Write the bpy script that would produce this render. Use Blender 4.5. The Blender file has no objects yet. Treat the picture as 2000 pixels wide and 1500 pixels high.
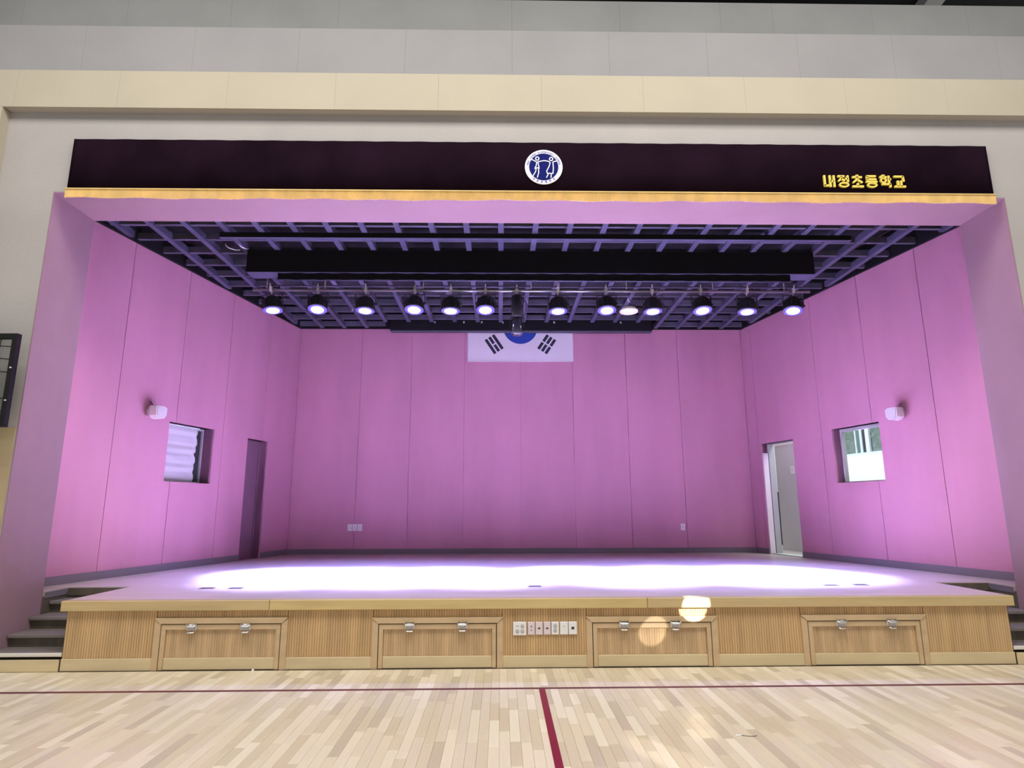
import bpy, math, random
from mathutils import Vector, Matrix
random.seed(7)
C = bpy.context.scene.collection
SC = bpy.context.scene
R = math.radians

# ---------------------------------------------------------------- camera, world, light, exposure
cam_d = bpy.data.cameras.new('camera'); cam = bpy.data.objects.new('camera', cam_d); C.objects.link(cam)
F_PX, PITCH, YAW, ROLL = 1211.68, 0.1973, 0.01919, -0.00306
cam_d.sensor_fit = 'HORIZONTAL'; cam_d.sensor_width = 36.0; cam_d.lens = 36.0 * F_PX / 2000.0
cam_d.clip_start = 0.05; cam_d.clip_end = 200
M = Matrix.Rotation(-YAW, 4, 'Z') @ Matrix.Rotation(math.pi / 2 + PITCH, 4, 'X') @ Matrix.Rotation(ROLL, 4, 'Z')
M.translation = (-0.22175, -6.77723, 1.6)
cam.matrix_world = M
SC.camera = cam

w = bpy.data.worlds.new('world'); SC.world = w; w.use_nodes = True
w.node_tree.nodes['Background'].inputs[0].default_value = (0.98, 0.99, 1.0, 1)
w.node_tree.nodes['Background'].inputs[1].default_value = 0.50
SC.view_settings.view_transform = 'Standard'; SC.view_settings.look = 'None'
SC.view_settings.gamma = 1.0; SC.view_settings.exposure = 0.0; SC.view_settings.use_curve_mapping = False
SC.cycles.use_denoising = True
SC.cycles.max_bounces = 8
SC.cycles.caustics_reflective = False; SC.cycles.caustics_refractive = False
SC.cycles.sample_clamp_indirect = 80.0

SPOT_W, SPOT_COL, SPOT_ANGLE, SPOT_TILT = 8200.0, (0.53, 0.51, 1.0), 36.0, 10.0
SPILL_W, SPILL_COL = 560.0, (0.27, 0.275, 1.0)
def area(name, loc, rot, sx, sy, power, col):
    l = bpy.data.lights.new(name, 'AREA'); l.shape = 'RECTANGLE'; l.size = sx; l.size_y = sy
    l.energy = power; l.color = col
    o = bpy.data.objects.new(name, l); C.objects.link(o); o.location = loc; o.rotation_euler = rot
    return o
area('hall_fill_light', (0, -3.9, 9.3), (0, 0, 0), 14, 3, 1100, (1.0, 0.955, 0.88))  # unseen overhead light added to brighten the hall floor and front wall
area('side_room_fill', (6.45, 5.6, 4.3), (0, 0, R(12)), 0.8, 6.0, 185, (0.86, 1.0, 1.0))  # added unseen light standing in for daylight on the side-room wall
def sunbeam(src, dst, ang, power, blend=0.15):
    l = bpy.data.lights.new('sunbeam', 'SPOT'); l.spot_size = R(ang); l.spot_blend = blend; l.energy = power
    l.color = (1.0, 0.955, 0.86); l.shadow_soft_size = 0.01
    o = bpy.data.objects.new('sunbeam', l); C.objects.link(o); o.location = src
    o.rotation_euler = (Vector(dst) - Vector(src)).to_track_quat('-Z', 'Y').to_euler()
    return o
sunbeam((7.5, -14.0, 6.6), (1.815, -0.04, 0.596), 0.95, 56000)
sunbeam((7.5, -14.0, 6.2), (1.36, 0.0, 0.345), 1.0, 11000, 0.3)
sunbeam((7.5, -14.0, 5.6), (0.86, -2.30, 0.0), 1.3, 6000, 0.6)

# ---------------------------------------------------------------- materials
def mat(name, col, rough=0.6, metal=0.0, emit=None, estr=0.0, var=0.0, scale=(3, 3, 3), bump=0.0, bscale=40.0, coat=0.0, alpha=None, trans=0.0, spec=0.5, detail=4.0):
    m = bpy.data.materials.new(name); m.use_nodes = True
    nt = m.node_tree; b = nt.nodes['Principled BSDF']
    b.inputs['Base Color'].default_value = (*col, 1); b.inputs['Roughness'].default_value = rough
    b.inputs['Metallic'].default_value = metal; b.inputs['Coat Weight'].default_value = coat
    b.inputs['Specular IOR Level'].default_value = spec
    b.inputs['Transmission Weight'].default_value = trans
    if emit: b.inputs['Emission Color'].default_value = (*emit, 1); b.inputs['Emission Strength'].default_value = estr
    if var or bump:
        tc = nt.nodes.new('ShaderNodeTexCoord'); mp = nt.nodes.new('ShaderNodeMapping')
        mp.inputs['Scale'].default_value = scale; nt.links.new(tc.outputs['Object'], mp.inputs[0])
    if var:
        nz = nt.nodes.new('ShaderNodeTexNoise'); nz.inputs['Scale'].default_value = 1.0; nz.inputs['Detail'].default_value = detail
        nt.links.new(mp.outputs[0], nz.inputs['Vector'])
        rp = nt.nodes.new('ShaderNodeValToRGB')
        rp.color_ramp.elements[0].position = 0.3; rp.color_ramp.elements[1].position = 0.7
        rp.color_ramp.elements[0].color = (*[max(0, c * (1 - var)) for c in col], 1)
        rp.color_ramp.elements[1].color = (*[min(1, c * (1 + var)) for c in col], 1)
        nt.links.new(nz.outputs['Fac'], rp.inputs[0]); nt.links.new(rp.outputs[0], b.inputs['Base Color'])
    if bump:
        n2 = nt.nodes.new('ShaderNodeTexNoise'); n2.inputs['Scale'].default_value = bscale; n2.inputs['Detail'].default_value = 3
        nt.links.new(tc.outputs['Object'], n2.inputs['Vector'])
        bp = nt.nodes.new('ShaderNodeBump'); bp.inputs['Strength'].default_value = bump; bp.inputs['Distance'].default_value = 0.01
        nt.links.new(n2.outputs['Fac'], bp.inputs['Height']); nt.links.new(bp.outputs[0], b.inputs['Normal'])
    return m

MAUVE = (0.56, 0.25, 0.375)
m_jamb = mat('jamb_mauve_dimmed', (0.325, 0.20, 0.25), 0.8, var=0.09, scale=(1.2, 1.2, 0.5), bump=0.15, bscale=40)  # wall mauve dimmed: the jambs' weaker light is put into the colour
m_soffit = mat('soffit_mauve_hazed', (0.38, 0.23, 0.28), 0.75, var=0.04, scale=(1, 1, 1))  # wall mauve greyed: glare and haze are put into the colour
m_mauve = mat('mauve_paint', MAUVE, 0.75, var=0.07, scale=(1.8, 1.8, 0.35), bump=0.15, bscale=60)
m_mauve2 = mat('mauve_paint_reveal', (0.50, 0.205, 0.375), 0.75, var=0.05, scale=(2, 2, 1))
m_grey = mat('grey_concrete', (0.42, 0.395, 0.395), 0.85, var=0.07, scale=(0.9, 0.9, 0.9), bump=0.25, bscale=25)
m_cream = mat('cream_panel', (0.465, 0.42, 0.335), 0.8, var=0.05, scale=(0.8, 0.8, 0.8), bump=0.15, bscale=30)
m_row2 = mat('grey_panel', (0.29, 0.285, 0.30), 0.85, var=0.06, scale=(0.9, 0.9, 0.9), bump=0.2, bscale=30)
m_row3 = mat('dimmed_grey_panel', (0.205, 0.21, 0.215), 0.85, var=0.08, scale=(1.2, 1.2, 1.2), bump=0.2, bscale=30)  # top row: its weaker light is put into a darker grey
m_joint = mat('joint_backing', (0.50, 0.45, 0.42), 0.9)  # pale backing seen in the panel joints and under the overhang
m_mjoint = mat('mauve_joint', (0.40, 0.18, 0.29), 0.9)
m_black = mat('black_paint', (0.009, 0.0085, 0.011), 0.8, spec=0.2)
m_slat = mat('dark_slat', (0.078, 0.074, 0.14), 0.55, var=0.15, scale=(4, 4, 4))  # violet bounce light is put into the slat colour
m_slat2 = mat('dark_slat_cross', (0.085, 0.08, 0.125), 0.55, var=0.15, scale=(4, 4, 4))  # cross slats carry the violet bounce light in their colour too
m_void = mat('black_void', (0.012, 0.012, 0.016), 0.9)
m_cloth = mat('black_cloth', (0.010, 0.009, 0.012), 0.95, bump=0.2, bscale=80, spec=0.1)
m_velvet = mat('aubergine_velvet', (0.0135, 0.0062, 0.0125), 1.0, var=0.25, scale=(1.5, 1.5, 1.5), bump=0.2, bscale=150, spec=0.0)
m_gold = mat('gold_fringe', (0.80, 0.575, 0.235), 0.5, var=0.10, scale=(9, 9, 4))
m_goldletter = mat('gold_letter', (0.86, 0.68, 0.13), 0.35, spec=0.6)
m_deck = mat('stage_deck', (0.56, 0.49, 0.45), 0.32, var=0.10, scale=(0.7, 7, 1))
m_oak = mat('oak_nosing', (0.60, 0.46, 0.21), 0.45, var=0.10, scale=(1.5, 8, 14))
m_oak2 = mat('oak_nosing_dark', (0.55, 0.42, 0.215), 0.45, var=0.10, scale=(1.5, 8, 14))
m_reed = mat('reeded_oak', (0.58, 0.385, 0.195), 0.5, var=0.17, scale=(13, 4, 1.0))
m_reed2 = mat('reeded_oak_hatch', (0.55, 0.385, 0.22), 0.5, var=0.20, scale=(17, 4, 1.2))
m_frame = mat('oak_frame', (0.58, 0.425, 0.255), 0.45, var=0.10, scale=(3, 3, 10))
m_kick = mat('kick_board', (0.64, 0.525, 0.325), 0.5, var=0.08, scale=(2, 3, 9))
m_gap = mat('dark_gap', (0.03, 0.022, 0.015), 0.9)
m_chrome = mat('chrome', (0.80, 0.80, 0.82), 0.22, metal=1.0)
m_white = mat('white_plastic', (0.82, 0.82, 0.83), 0.4)
m_pinkw = mat('pinkish_plastic', (0.74, 0.64, 0.68), 0.4)
m_socket = mat('socket_grey', (0.34, 0.34, 0.38), 0.45)
m_sockf = mat('socket_face_grey', (0.52, 0.52, 0.56), 0.45)
m_dark = mat('dark_plastic', (0.02, 0.02, 0.025), 0.4)
m_speaker = mat('speaker_white', (0.80, 0.76, 0.78), 0.5)
m_step = mat('step_tread', (0.21, 0.185, 0.175), 0.5, var=0.1, scale=(3, 8, 1))
m_riser = mat('step_riser', (0.12, 0.10, 0.075), 0.6, var=0.2, scale=(9, 9, 2))
m_nose = mat('white_nosing', (0.75, 0.71, 0.66), 0.4)
m_skirt = mat('grey_skirting', (0.20, 0.17, 0.21), 0.5)
m_can = mat('lamp_can', (0.022, 0.022, 0.028), 0.45)
m_lens = mat('lit_lens', (1, 1, 1), 0.3, emit=(0.95, 0.90, 1.0), estr=14)
m_rim = mat('lit_violet_rim', (0.10, 0.08, 0.3), 0.4, emit=(0.20, 0.13, 0.75), estr=0.42)
m_steel = mat('steel_pipe', (0.42, 0.42, 0.46), 0.3, metal=0.7)
m_clamp = mat('bright_clamp', (0.85, 0.84, 0.88), 0.35, metal=0.2)
m_glass = mat('lens_barrel', (0.05, 0.05, 0.08), 0.12, spec=0.8)
m_lampw = mat('white_lamp_shade', (0.85, 0.80, 0.82), 0.45, emit=(1, 0.92, 0.95), estr=0.35)
m_blue = mat('emblem_blue', (0.022, 0.030, 0.25), 0.45)
m_blue = mat('emblem_blue', (0.009, 0.013, 0.145), 0.8, spec=0.1)
m_emw = mat('emblem_white', (0.85, 0.85, 0.92), 0.4)
m_emring = mat('emblem_ring', (0.70, 0.70, 0.86), 0.4)
m_eml = mat('emblem_lettering', (0.13, 0.12, 0.40), 0.5)
m_flagw = mat('flag_white', (0.80, 0.76, 0.80), 0.6)
m_flagb = mat('flag_blue', (0.02, 0.06, 0.36), 0.6)
m_flagr = mat('flag_red', (0.55, 0.03, 0.05), 0.6)
m_flagk = mat('flag_black', (0.02, 0.02, 0.05), 0.6)
m_blind = mat('white_blind', (0.60, 0.58, 0.63), 0.7)
m_pane = mat('dark_pane', (0.05, 0.05, 0.055), 0.15)
m_doorl = mat('mauve_door', (0.25, 0.125, 0.20), 0.5)
m_dframe = mat('grey_door_frame', (0.42, 0.41, 0.43), 0.5)
m_pinkcase = mat('pale_door_lining', (0.78, 0.66, 0.72), 0.5)
m_partition = mat('grey_partition', (0.56, 0.58, 0.58), 0.6, var=0.05, scale=(2, 2, 1))
m_roomw = mat('white_room_wall', (0.86, 0.88, 0.87), 0.7)
m_sash = mat('pale_blue_sash', (0.62, 0.74, 0.86), 0.45)
m_leaf = mat('foliage', (0.80, 0.97, 0.88), 0.8, var=0.22, scale=(5, 5, 5))  # outdoor glare is put into the near-white leaf colour
m_wire = mat('black_metal', (0.008, 0.0075, 0.009), 0.6, spec=0.25)
m_tan = mat('tan_wainscot', (0.46, 0.36, 0.22), 0.6, var=0.08, scale=(2, 2, 6))
m_roof = mat('black_roof', (0.020, 0.022, 0.022), 0.8)
m_wbeam = mat('white_steel', (0.78, 0.79, 0.77), 0.4)
m_line = mat('maroon_line', (0.23, 0.006, 0.038), 0.4, spec=0.3)
m_line2 = mat('dark_maroon_line', (0.12, 0.018, 0.03), 0.4)
m_subfloor = mat('subfloor', (0.33, 0.25, 0.16), 0.6)
PL = [(0.77, 0.685, 0.515), (0.70, 0.62, 0.455), (0.82, 0.74, 0.58), (0.60, 0.525, 0.40), (0.74, 0.66, 0.515), (0.87, 0.80, 0.64), (0.67, 0.585, 0.425)]
m_planks = [mat('maple_plank_%s' % n, c, 0.34, var=0.06, scale=(14, 1.2, 1), coat=0.15) for n, c in zip(('tan', 'honey', 'pale', 'brown', 'beige', 'cream', 'amber'), PL)]
m_paper = mat('white_paper', (0.9, 0.9, 0.9), 0.7)
m_glassclear = mat('tinted_glass', (0.62, 0.62, 0.60), 0.08, trans=0.9)

# ---------------------------------------------------------------- mesh helpers
class MB:
    def __init__(s): s.v = []; s.f = []; s.sm = []; s.mi = []
    def quadbox(s, P, mi=0):
        i = len(s.v); s.v += [tuple(p) for p in P]
        for f in ((0, 3, 2, 1), (4, 5, 6, 7), (0, 1, 5, 4), (1, 2, 6, 5), (2, 3, 7, 6), (3, 0, 4, 7)):
            s.f.append(tuple(i + k for k in f)); s.sm.append(False); s.mi.append(mi)
        return s
    def box(s, x0, x1, y0, y1, z0, z1, mi=0):
        return s.quadbox([(x0, y0, z0), (x1, y0, z0), (x1, y1, z0), (x0, y1, z0), (x0, y0, z1), (x1, y0, z1), (x1, y1, z1), (x0, y1, z1)], mi)
    def bevbox(s, x0, x1, y0, y1, z0, z1, b):
        # box whose -Y face is chamfered by b
        i = len(s.v)
        s.v += [(x0, y1, z0), (x1, y1, z0), (x1, y1, z1), (x0, y1, z1), (x0, y0 + b, z0), (x1, y0 + b, z0), (x1, y0 + b, z1), (x0, y0 + b, z1),
                (x0 + b, y0, z0 + b), (x1 - b, y0, z0 + b), (x1 - b, y0, z1 - b), (x0 + b, y0, z1 - b)]
        for f in ((0, 3, 2, 1), (0, 1, 5, 4), (1, 2, 6, 5), (2, 3, 7, 6), (3, 0, 4, 7), (4, 5, 9, 8), (5, 6, 10, 9), (6, 7, 11, 10), (7, 4, 8, 11), (8, 9, 10, 11)):
            s.f.append(tuple(i + k for k in f)); s.sm.append(False); s.mi.append(0)
        return s
    def prism(s, pts, z0, z1):
        # polygon in xy extruded in z
        i = len(s.v); n = len(pts)
        s.v += [(x, y, z0) for x, y in pts] + [(x, y, z1) for x, y in pts]
        s.f.append(tuple(i + k for k in reversed(range(n)))); s.f.append(tuple(i + n + k for k in range(n)))
        for k in range(n): s.f.append((i + k, i + (k + 1) % n, i + n + (k + 1) % n, i + n + k))
        s.sm += [False] * (n + 2); s.mi += [0] * (n + 2)
        return s
    def plate(s, pts, y0, y1):
        # polygon in xz (counter-clockwise seen from -Y) extruded in y
        i = len(s.v); n = len(pts)
        s.v += [(x, y0, z) for x, z in pts] + [(x, y1, z) for x, z in pts]
        s.f.append(tuple(i + k for k in range(n))); s.f.append(tuple(i + n + k for k in reversed(range(n))))
        for k in range(n): s.f.append((i + (k + 1) % n, i + k, i + n + k, i + n + (k + 1) % n))
        s.sm += [False] * (n + 2); s.mi += [0] * (n + 2)
        return s
    def ring(s, cx, cz, rx, rz, t, y0, y1, n=24):
        i = len(s.v)
        for k in range(n):
            a = 2 * math.pi * k / n; c, d = math.cos(a), math.sin(a)
            for (r1, r2, y) in ((rx, rz, y0), (rx - t, rz - t, y0), (rx - t, rz - t, y1), (rx, rz, y1)):
                s.v.append((cx + r1 * c, y, cz + r2 * d))
        for k in range(n):
            j = (k + 1) % n
            for a in range(4):
                b = (a + 1) % 4
                s.f.append((i + 4 * k + a, i + 4 * k + b, i + 4 * j + b, i + 4 * j + a)); s.sm.append(False); s.mi.append(0)
        return s
    def stroke(s, pts, t, y0, y1):
        # thick polyline in xz made of quads with mitred joins
        n = len(pts); L = []; Rr = []
        for k in range(n):
            p = Vector(pts[k])
            d1 = (Vector(pts[k]) - Vector(pts[k - 1])).normalized() if k > 0 else None
            d2 = (Vector(pts[k + 1]) - Vector(pts[k])).normalized() if k < n - 1 else None
            d = (d1 + d2) if d1 and d2 else (d1 or d2)
            if d.length < 1e-6: d = d1
            d.normalize(); nn = Vector((-d.y, d.x)); ref = d1 or d2
            k2 = max(0.35, abs(d.dot(ref))); o = nn * (t / 2 / k2)
            L.append(p + o); Rr.append(p - o)
        for k in range(n - 1):
            s.plate([Rr[k], Rr[k + 1], L[k + 1], L[k]], y0, y1)
        return s
    def tube(s, pts, r, n=8, smooth=True):
        i0 = len(s.v); P = [Vector(p) for p in pts]
        for k, p in enumerate(P):
            d = (P[min(k + 1, len(P) - 1)] - P[max(k - 1, 0)]).normalized()
            a = Vector((0, 0, 1)) if abs(d.z) < 0.9 else Vector((1, 0, 0))
            u = d.cross(a).normalized(); v = d.cross(u)
            rr = r[k] if isinstance(r, (list, tuple)) else r
            for j in range(n):
                t = 2 * math.pi * j / n; s.v.append(tuple(p + u * (rr * math.cos(t)) + v * (rr * math.sin(t))))
        for k in range(len(P) - 1):
            for j in range(n):
                a, b = i0 + k * n + j, i0 + k * n + (j + 1) % n
                s.f.append((a, a + n, b + n, b)); s.sm.append(smooth); s.mi.append(0)
        s.f.append(tuple(i0 + j for j in range(n))); s.f.append(tuple(i0 + (len(P) - 1) * n + j for j in reversed(range(n))))
        s.sm += [False, False]; s.mi += [0, 0]
        return s
    def lathe(s, prof, n=24, axis='z', at=(0, 0, 0), smooth=True):
        # prof: (radius, height) list along axis, closed at the ends
        i0 = len(s.v)
        for r, h in prof:
            for j in range(n):
                t = 2 * math.pi * j / n; c, d = r * math.cos(t), r * math.sin(t)
                p = {'z': (c, d, h), 'y': (c, h, -d), 'x': (h, c, d)}[axis]
                s.v.append((p[0] + at[0], p[1] + at[1], p[2] + at[2]))
        for k in range(len(prof) - 1):
            for j in range(n):
                a, b = i0 + k * n + j, i0 + k * n + (j + 1) % n
                s.f.append((a, b, b + n, a + n)); s.sm.append(smooth); s.mi.append(0)
        s.f.append(tuple(i0 + j for j in reversed(range(n)))); s.f.append(tuple(i0 + (len(prof) - 1) * n + j for j in range(n)))
        s.sm += [False, False]; s.mi += [0, 0]
        return s
    def xf(s, mtx, start=0):
        for k in range(start, len(s.v)): s.v[k] = tuple(mtx @ Vector(s.v[k]))
        return s
    def mesh(s, name, mats):
        me = bpy.data.meshes.new(name); me.from_pydata(s.v, [], s.f)
        for m_ in (mats if isinstance(mats, (list, tuple)) else [mats]): me.materials.append(m_)
        me.polygons.foreach_set('use_smooth', s.sm); me.polygons.foreach_set('material_index', s.mi)
        me.update(); return me
    def build(s, name, mats, parent=None, loc=None, **props):
        o = bpy.data.objects.new(name, s.mesh(name, mats)); C.objects.link(o)
        if parent is not None: o.parent = parent
        if loc: o.location = loc
        for k, v in props.items(): o[k] = v
        return o

def tag(o, label, cat, group=None):
    o['label'] = label; o['category'] = cat
    if group: o['group'] = group
    return o
def thing(name, label, cat, loc=(0, 0, 0), rot=(0, 0, 0), group=None):
    o = bpy.data.objects.new(name, None); C.objects.link(o); o.location = loc; o.rotation_euler = rot
    o.empty_display_size = 0.1
    return tag(o, label, cat, group)
def dup(root, loc, rot=None, label=None):
    r = root.copy(); C.objects.link(r); r.location = loc
    if rot is not None: r.rotation_euler = rot
    if label: r['label'] = label
    for ch in list(root.children):
        c = ch.copy(); C.objects.link(c); c.parent = r
        for g in list(ch.children):
            d = g.copy(); C.objects.link(d); d.parent = c
    return r

# ---------------------------------------------------------------- key dimensions
ZS, ZSOF, ZC = 0.679, 5.235, 5.483        # stage deck, soffit, slatted ceiling
JL, JR = -5.44, 5.84                       # proscenium jambs
YB = 6.48                                  # back wall face
SL, SR = -4.66, 5.13                       # stage front
class Wall:
    """vertical wall face from a along t; d is depth into the wall, away from the stage"""
    def __init__(s, a, b, flip):
        s.a = Vector(a); d = Vector(b) - s.a; s.len = d.length; s.t = d.normalized()
        s.n = Vector((-s.t.y, s.t.x)) if flip else Vector((s.t.y, -s.t.x))
    def p(s, u, d, z): q = s.a + s.t * u + s.n * d; return (q.x, q.y, z)
    def box(s, mb, u0, u1, d0, d1, z0, z1):
        if s.n.x * s.t.y - s.n.y * s.t.x > 0: u0, u1 = u1, u0   # keep the faces turned outwards
        return mb.quadbox([s.p(u0, d0, z0), s.p(u1, d0, z0), s.p(u1, d1, z0), s.p(u0, d1, z0), s.p(u0, d0, z1), s.p(u1, d0, z1), s.p(u1, d1, z1), s.p(u0, d1, z1)])
    def slab(s, mb, u0, u1, d0, d1, z0, z1, holes):
        us = sorted({u0, u1} | {h[k] for h in holes for k in (0, 1) if u0 < h[k] < u1})
        for a, b in zip(us, us[1:]):
            m_ = (a + b) / 2; hh = sorted([(h[2], h[3]) for h in holes if h[0] < m_ < h[1]]); z = z0
            for q0, q1 in hh:
                if q0 > z: s.box(mb, a, b, d0, d1, z, q0)
                z = max(z, q1)
            if z < z1: s.box(mb, a, b, d0, d1, z, z1)
        return mb
WL = Wall((-5.78, 1.227), (-4.60, 6.48), True)
WR = Wall((6.257, 1.227), (5.12, 6.48), False)
ZW = 6.40

# ---------------------------------------------------------------- shell: stage walls
HL = [(1.77, 2.83, 2.02, 2.945), (3.78, 4.44, -1, 2.90)]
HR = [(1.84, 2.89, 2.01, 2.95), (3.94, 4.94, -1, 2.89)]
def side_wall(name, W, holes, seams):
    root = W.slab(MB(), -0.5, W.len + 0.25, 0.035, 0.25, 0.0, ZW, [(h[0], h[1], max(h[2], ZS), h[3]) for h in holes]).build(name, m_mjoint, kind='structure')
    e = [-0.5] + seams + [W.len]
    for a, b in zip(e, e[1:]):
        g = 0.005
        W.slab(MB(), a + (g if a > -0.4 else 0), b - g, 0.0, 0.035, ZS, ZW, holes).build('wall_panel', m_mauve, root)
    # painted reveals lining each opening
    for h in holes:
        z0 = max(h[2], ZS); r = MB()
        W.box(r, h[0] - 0.012, h[0], 0.036, 0.25, z0, h[3]); W.box(r, h[1], h[1] + 0.012, 0.036, 0.25, z0, h[3])
        W.box(r, h[0], h[1], 0.036, 0.25, h[3], h[3] + 0.012)
        if h[2] > 0: W.box(r, h[0], h[1], 0.036, 0.25, z0 - 0.012, z0)
        r.build('opening_reveal', m_mauve2, root)
    return root
wall_left = side_wall('wall_left', WL, HL, [0.735, 1.905, 3.06, 4.23])
wall_right = side_wall('wall_right', WR, HR, [0.80, 1.975, 3.15, 4.32 if False else 5.02])
wb = MB().box(-4.9, 5.5, YB + 0.035, YB + 0.25, 0, ZW).build('wall_back', m_mjoint, kind='structure')
e = [-4.60, -3.25, -2.16, -1.003, 0.223, 1.356, 2.537, 3.69, 5.12]
for a, b in zip(e, e[1:]):
    MB().box(a + 0.0035, b - 0.0035, YB, YB + 0.035, ZS, ZW).build('wall_panel', m_mauve, wb)
# skirting
for nm, W, hs in (('baseboard_left', WL, [(3.78, 4.44)]), ('baseboard_right', WR, [(3.94, 4.94)])):
    mb = MB(); u = -0.45
    for a, b in hs + [(W.len - 0.02, None)]:
        W.box(mb, u, a, -0.014, -0.001, ZS, ZS + 0.105)
        if b: u = b
    mb.build(nm, m_skirt, kind='structure')
MB().box(-4.57, 5.09, YB - 0.014, YB - 0.001, ZS, ZS + 0.105).build('baseboard_back', m_skirt, kind='structure')
MB().box(-6.4, 6.9, 0.74, 6.9, ZW, ZW + 0.1).build('ceiling_leak_cover', m_void, kind='structure')  # unseen slab added over the stage to keep sky light out

# ---------------------------------------------------------------- shell: proscenium wall
wf = MB()
wf.box(-9.5, JL - 0.012, 0.0, 0.73, 0, 7.70); wf.box(JR + 0.012, 9.5, 0.0, 0.73, 0, 7.70)
wf.box(JL - 0.012, JR + 0.012, 0.0, 0.73, ZSOF + 0.012, 7.70)
wall_front = wf.build('wall_front', m_grey, kind='structure')
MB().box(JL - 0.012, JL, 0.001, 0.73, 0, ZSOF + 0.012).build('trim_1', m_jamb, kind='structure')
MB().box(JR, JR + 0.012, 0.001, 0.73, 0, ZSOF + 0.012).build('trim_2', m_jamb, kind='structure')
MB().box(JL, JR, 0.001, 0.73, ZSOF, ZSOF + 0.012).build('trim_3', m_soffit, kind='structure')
# black drop from the soffit back edge to the slatted ceiling
MB().box(JL - 0.6, JR + 0.6, 0.731, 0.76, ZSOF + 0.02, ZW).build('trim_4', m_black, kind='structure')
# upper wall of stepped panels over the opening
OV = 0.12
KU = (6.777 - OV) / 6.577
def zu(z): return 1.6 + (z - 1.6) * KU
up = MB().box(-9.5, 9.5, -OV + 0.03, 0.0, zu(6.225), zu(7.75)).build('wall_upper', m_joint, kind='structure')
def urow(seams, y, z0, z1, nm, m_):
    for a, b in zip(seams, seams[1:]):
        MB().box(a * KU + 0.0007, b * KU - 0.0007, y, -OV + 0.03, zu(z0), zu(z1)).build(nm, m_, up)
urow([-9.3, -8.4, -7.15, -5.91, -4.72, -3.45, -2.18, -0.96, 0.27, 1.49, 2.72, 3.94, 5.17, 6.4, 7.6], -OV, 6.217, 6.703, 'cream_panel', m_cream)
urow([-9.3, -7.75, -6.5, -5.2, -3.9, -2.65, -1.37, -0.08, 1.1, 2.3, 3.42, 4.6, 5.9, 7.2], -OV + 0.006, 6.705, 7.318, 'grey_panel', m_row2)
urow([-9.3, -7.3, -6.0, -4.75, -3.5, -2.2, -0.08, 1.25, 2.5, 3.15, 4.4, 5.6, 6.9], -OV + 0.012, 7.320, 7.757, 'dimmed_grey_panel', m_row3)
pier = MB().box(-9.5, -6.032 * KU, -OV, 0.0, 0.116, zu(6.215)).build('wall_left_pier', m_cream, kind='structure')
MB().box(-6.032 * KU + 0.001, JL - 0.02, -0.012, -0.001, 0.12, 2.47).build('trim_5', m_tan, kind='structure')
# hall roof and its white beam
MB().box(-10, 10, -14, 3.0, 9.60, 9.75).box(-10, 10, 2.8, 3.0, 7.75, 9.6).build('ceiling_hall', m_roof, kind='structure')
rb = MB()
rb.quadbox([(6.52, 1.9, 9.40), (6.80, 1.9, 9.40), (6.0, -7, 9.40), (5.72, -7, 9.40), (6.52, 1.9, 9.598), (6.80, 1.9, 9.598), (6.0, -7, 9.598), (5.72, -7, 9.598)])
tag(rb.build('roof_beam', m_wbeam), 'white painted steel beam under the black hall roof, top right corner', 'beam')

# ---------------------------------------------------------------- slatted black ceiling over the stage
def xl(y): return -5.78 + (y - 1.227) * 0.22464
def xr(y): return 6.257 - (y - 1.227) * 0.21645
ceil = MB().prism([(xl(0.78), 0.78), (xr(0.78), 0.78), (xr(6.44), 6.44), (xl(6.44), 6.44)], 5.95, 6.0).build('ceiling', m_void, kind='structure')
bw = 0.040
for k in range(-9, 17):
    X = 0.2475 + 0.4883 * (k - 3) if False else -5.589 + 0.4886 * (k + 9)
    y1 = 6.40
    if X < xl(6.40) + 0.06: y1 = 1.227 + (X - 0.07 + 5.78) / 0.22464
    if X > xr(6.40) - 0.06: y1 = 1.227 + (6.257 - X - 0.07) / 0.21645
    if -2.70 < X < 3.15: y1 = 5.94
    if y1 < 1.0: continue
    MB().box(X - bw, X + bw, 0.77, min(y1, 6.40), ZC, ZC + 0.10).build('ceiling_beam', m_slat, ceil)
for k in range(11):
    Y = 1.41 + 0.489 * k
    segs = [(xl(Y) + 0.06, xr(Y) - 0.06)]
    if Y > 5.97: segs = [(xl(Y) + 0.06, -2.72), (3.18, xr(Y) - 0.06)]
    for a, b in segs:
        MB().box(a, b, Y - 0.028, Y + 0.028, ZC + 0.022, ZC + 0.12).build('cross_beam', m_slat2, ceil)
ed = MB()
ed.quadbox([(xl(.77), .77, ZC - .01), (xl(.77) + .05, .77, ZC - .01), (xl(6.44) + .05, 6.44, ZC - .01), (xl(6.44), 6.44, ZC - .01), (xl(.77), .77, 5.9), (xl(.77) + .05, .77, 5.9), (xl(6.44) + .05, 6.44, 5.9), (xl(6.44), 6.44, 5.9)])
ed.build('edge_board', m_black, ceil)
ed = MB()
ed.quadbox([(xr(.77) - .05, .77, ZC - .01), (xr(.77), .77, ZC - .01), (xr(6.44), 6.44, ZC - .01), (xr(6.44) - .05, 6.44, ZC - .01), (xr(.77) - .05, .77, 5.9), (xr(.77), .77, 5.9), (xr(6.44), 6.44, 5.9), (xr(6.44) - .05, 6.44, 5.9)])
ed.build('edge_board', m_black, ceil)
MB().box(-2.57, 3.036, 6.405, 6.435, 5.60, 5.9).build('edge_board', m_black, ceil)
MB().box(xl(6.4) + .06, -2.571, 6.405, 6.44, ZC - .01, 5.9).build('edge_board', m_black, ceil)
MB().box(3.037, xr(6.4) - .06, 6.405, 6.44, ZC - .01, 5.9).build('edge_board', m_black, ceil)

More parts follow.
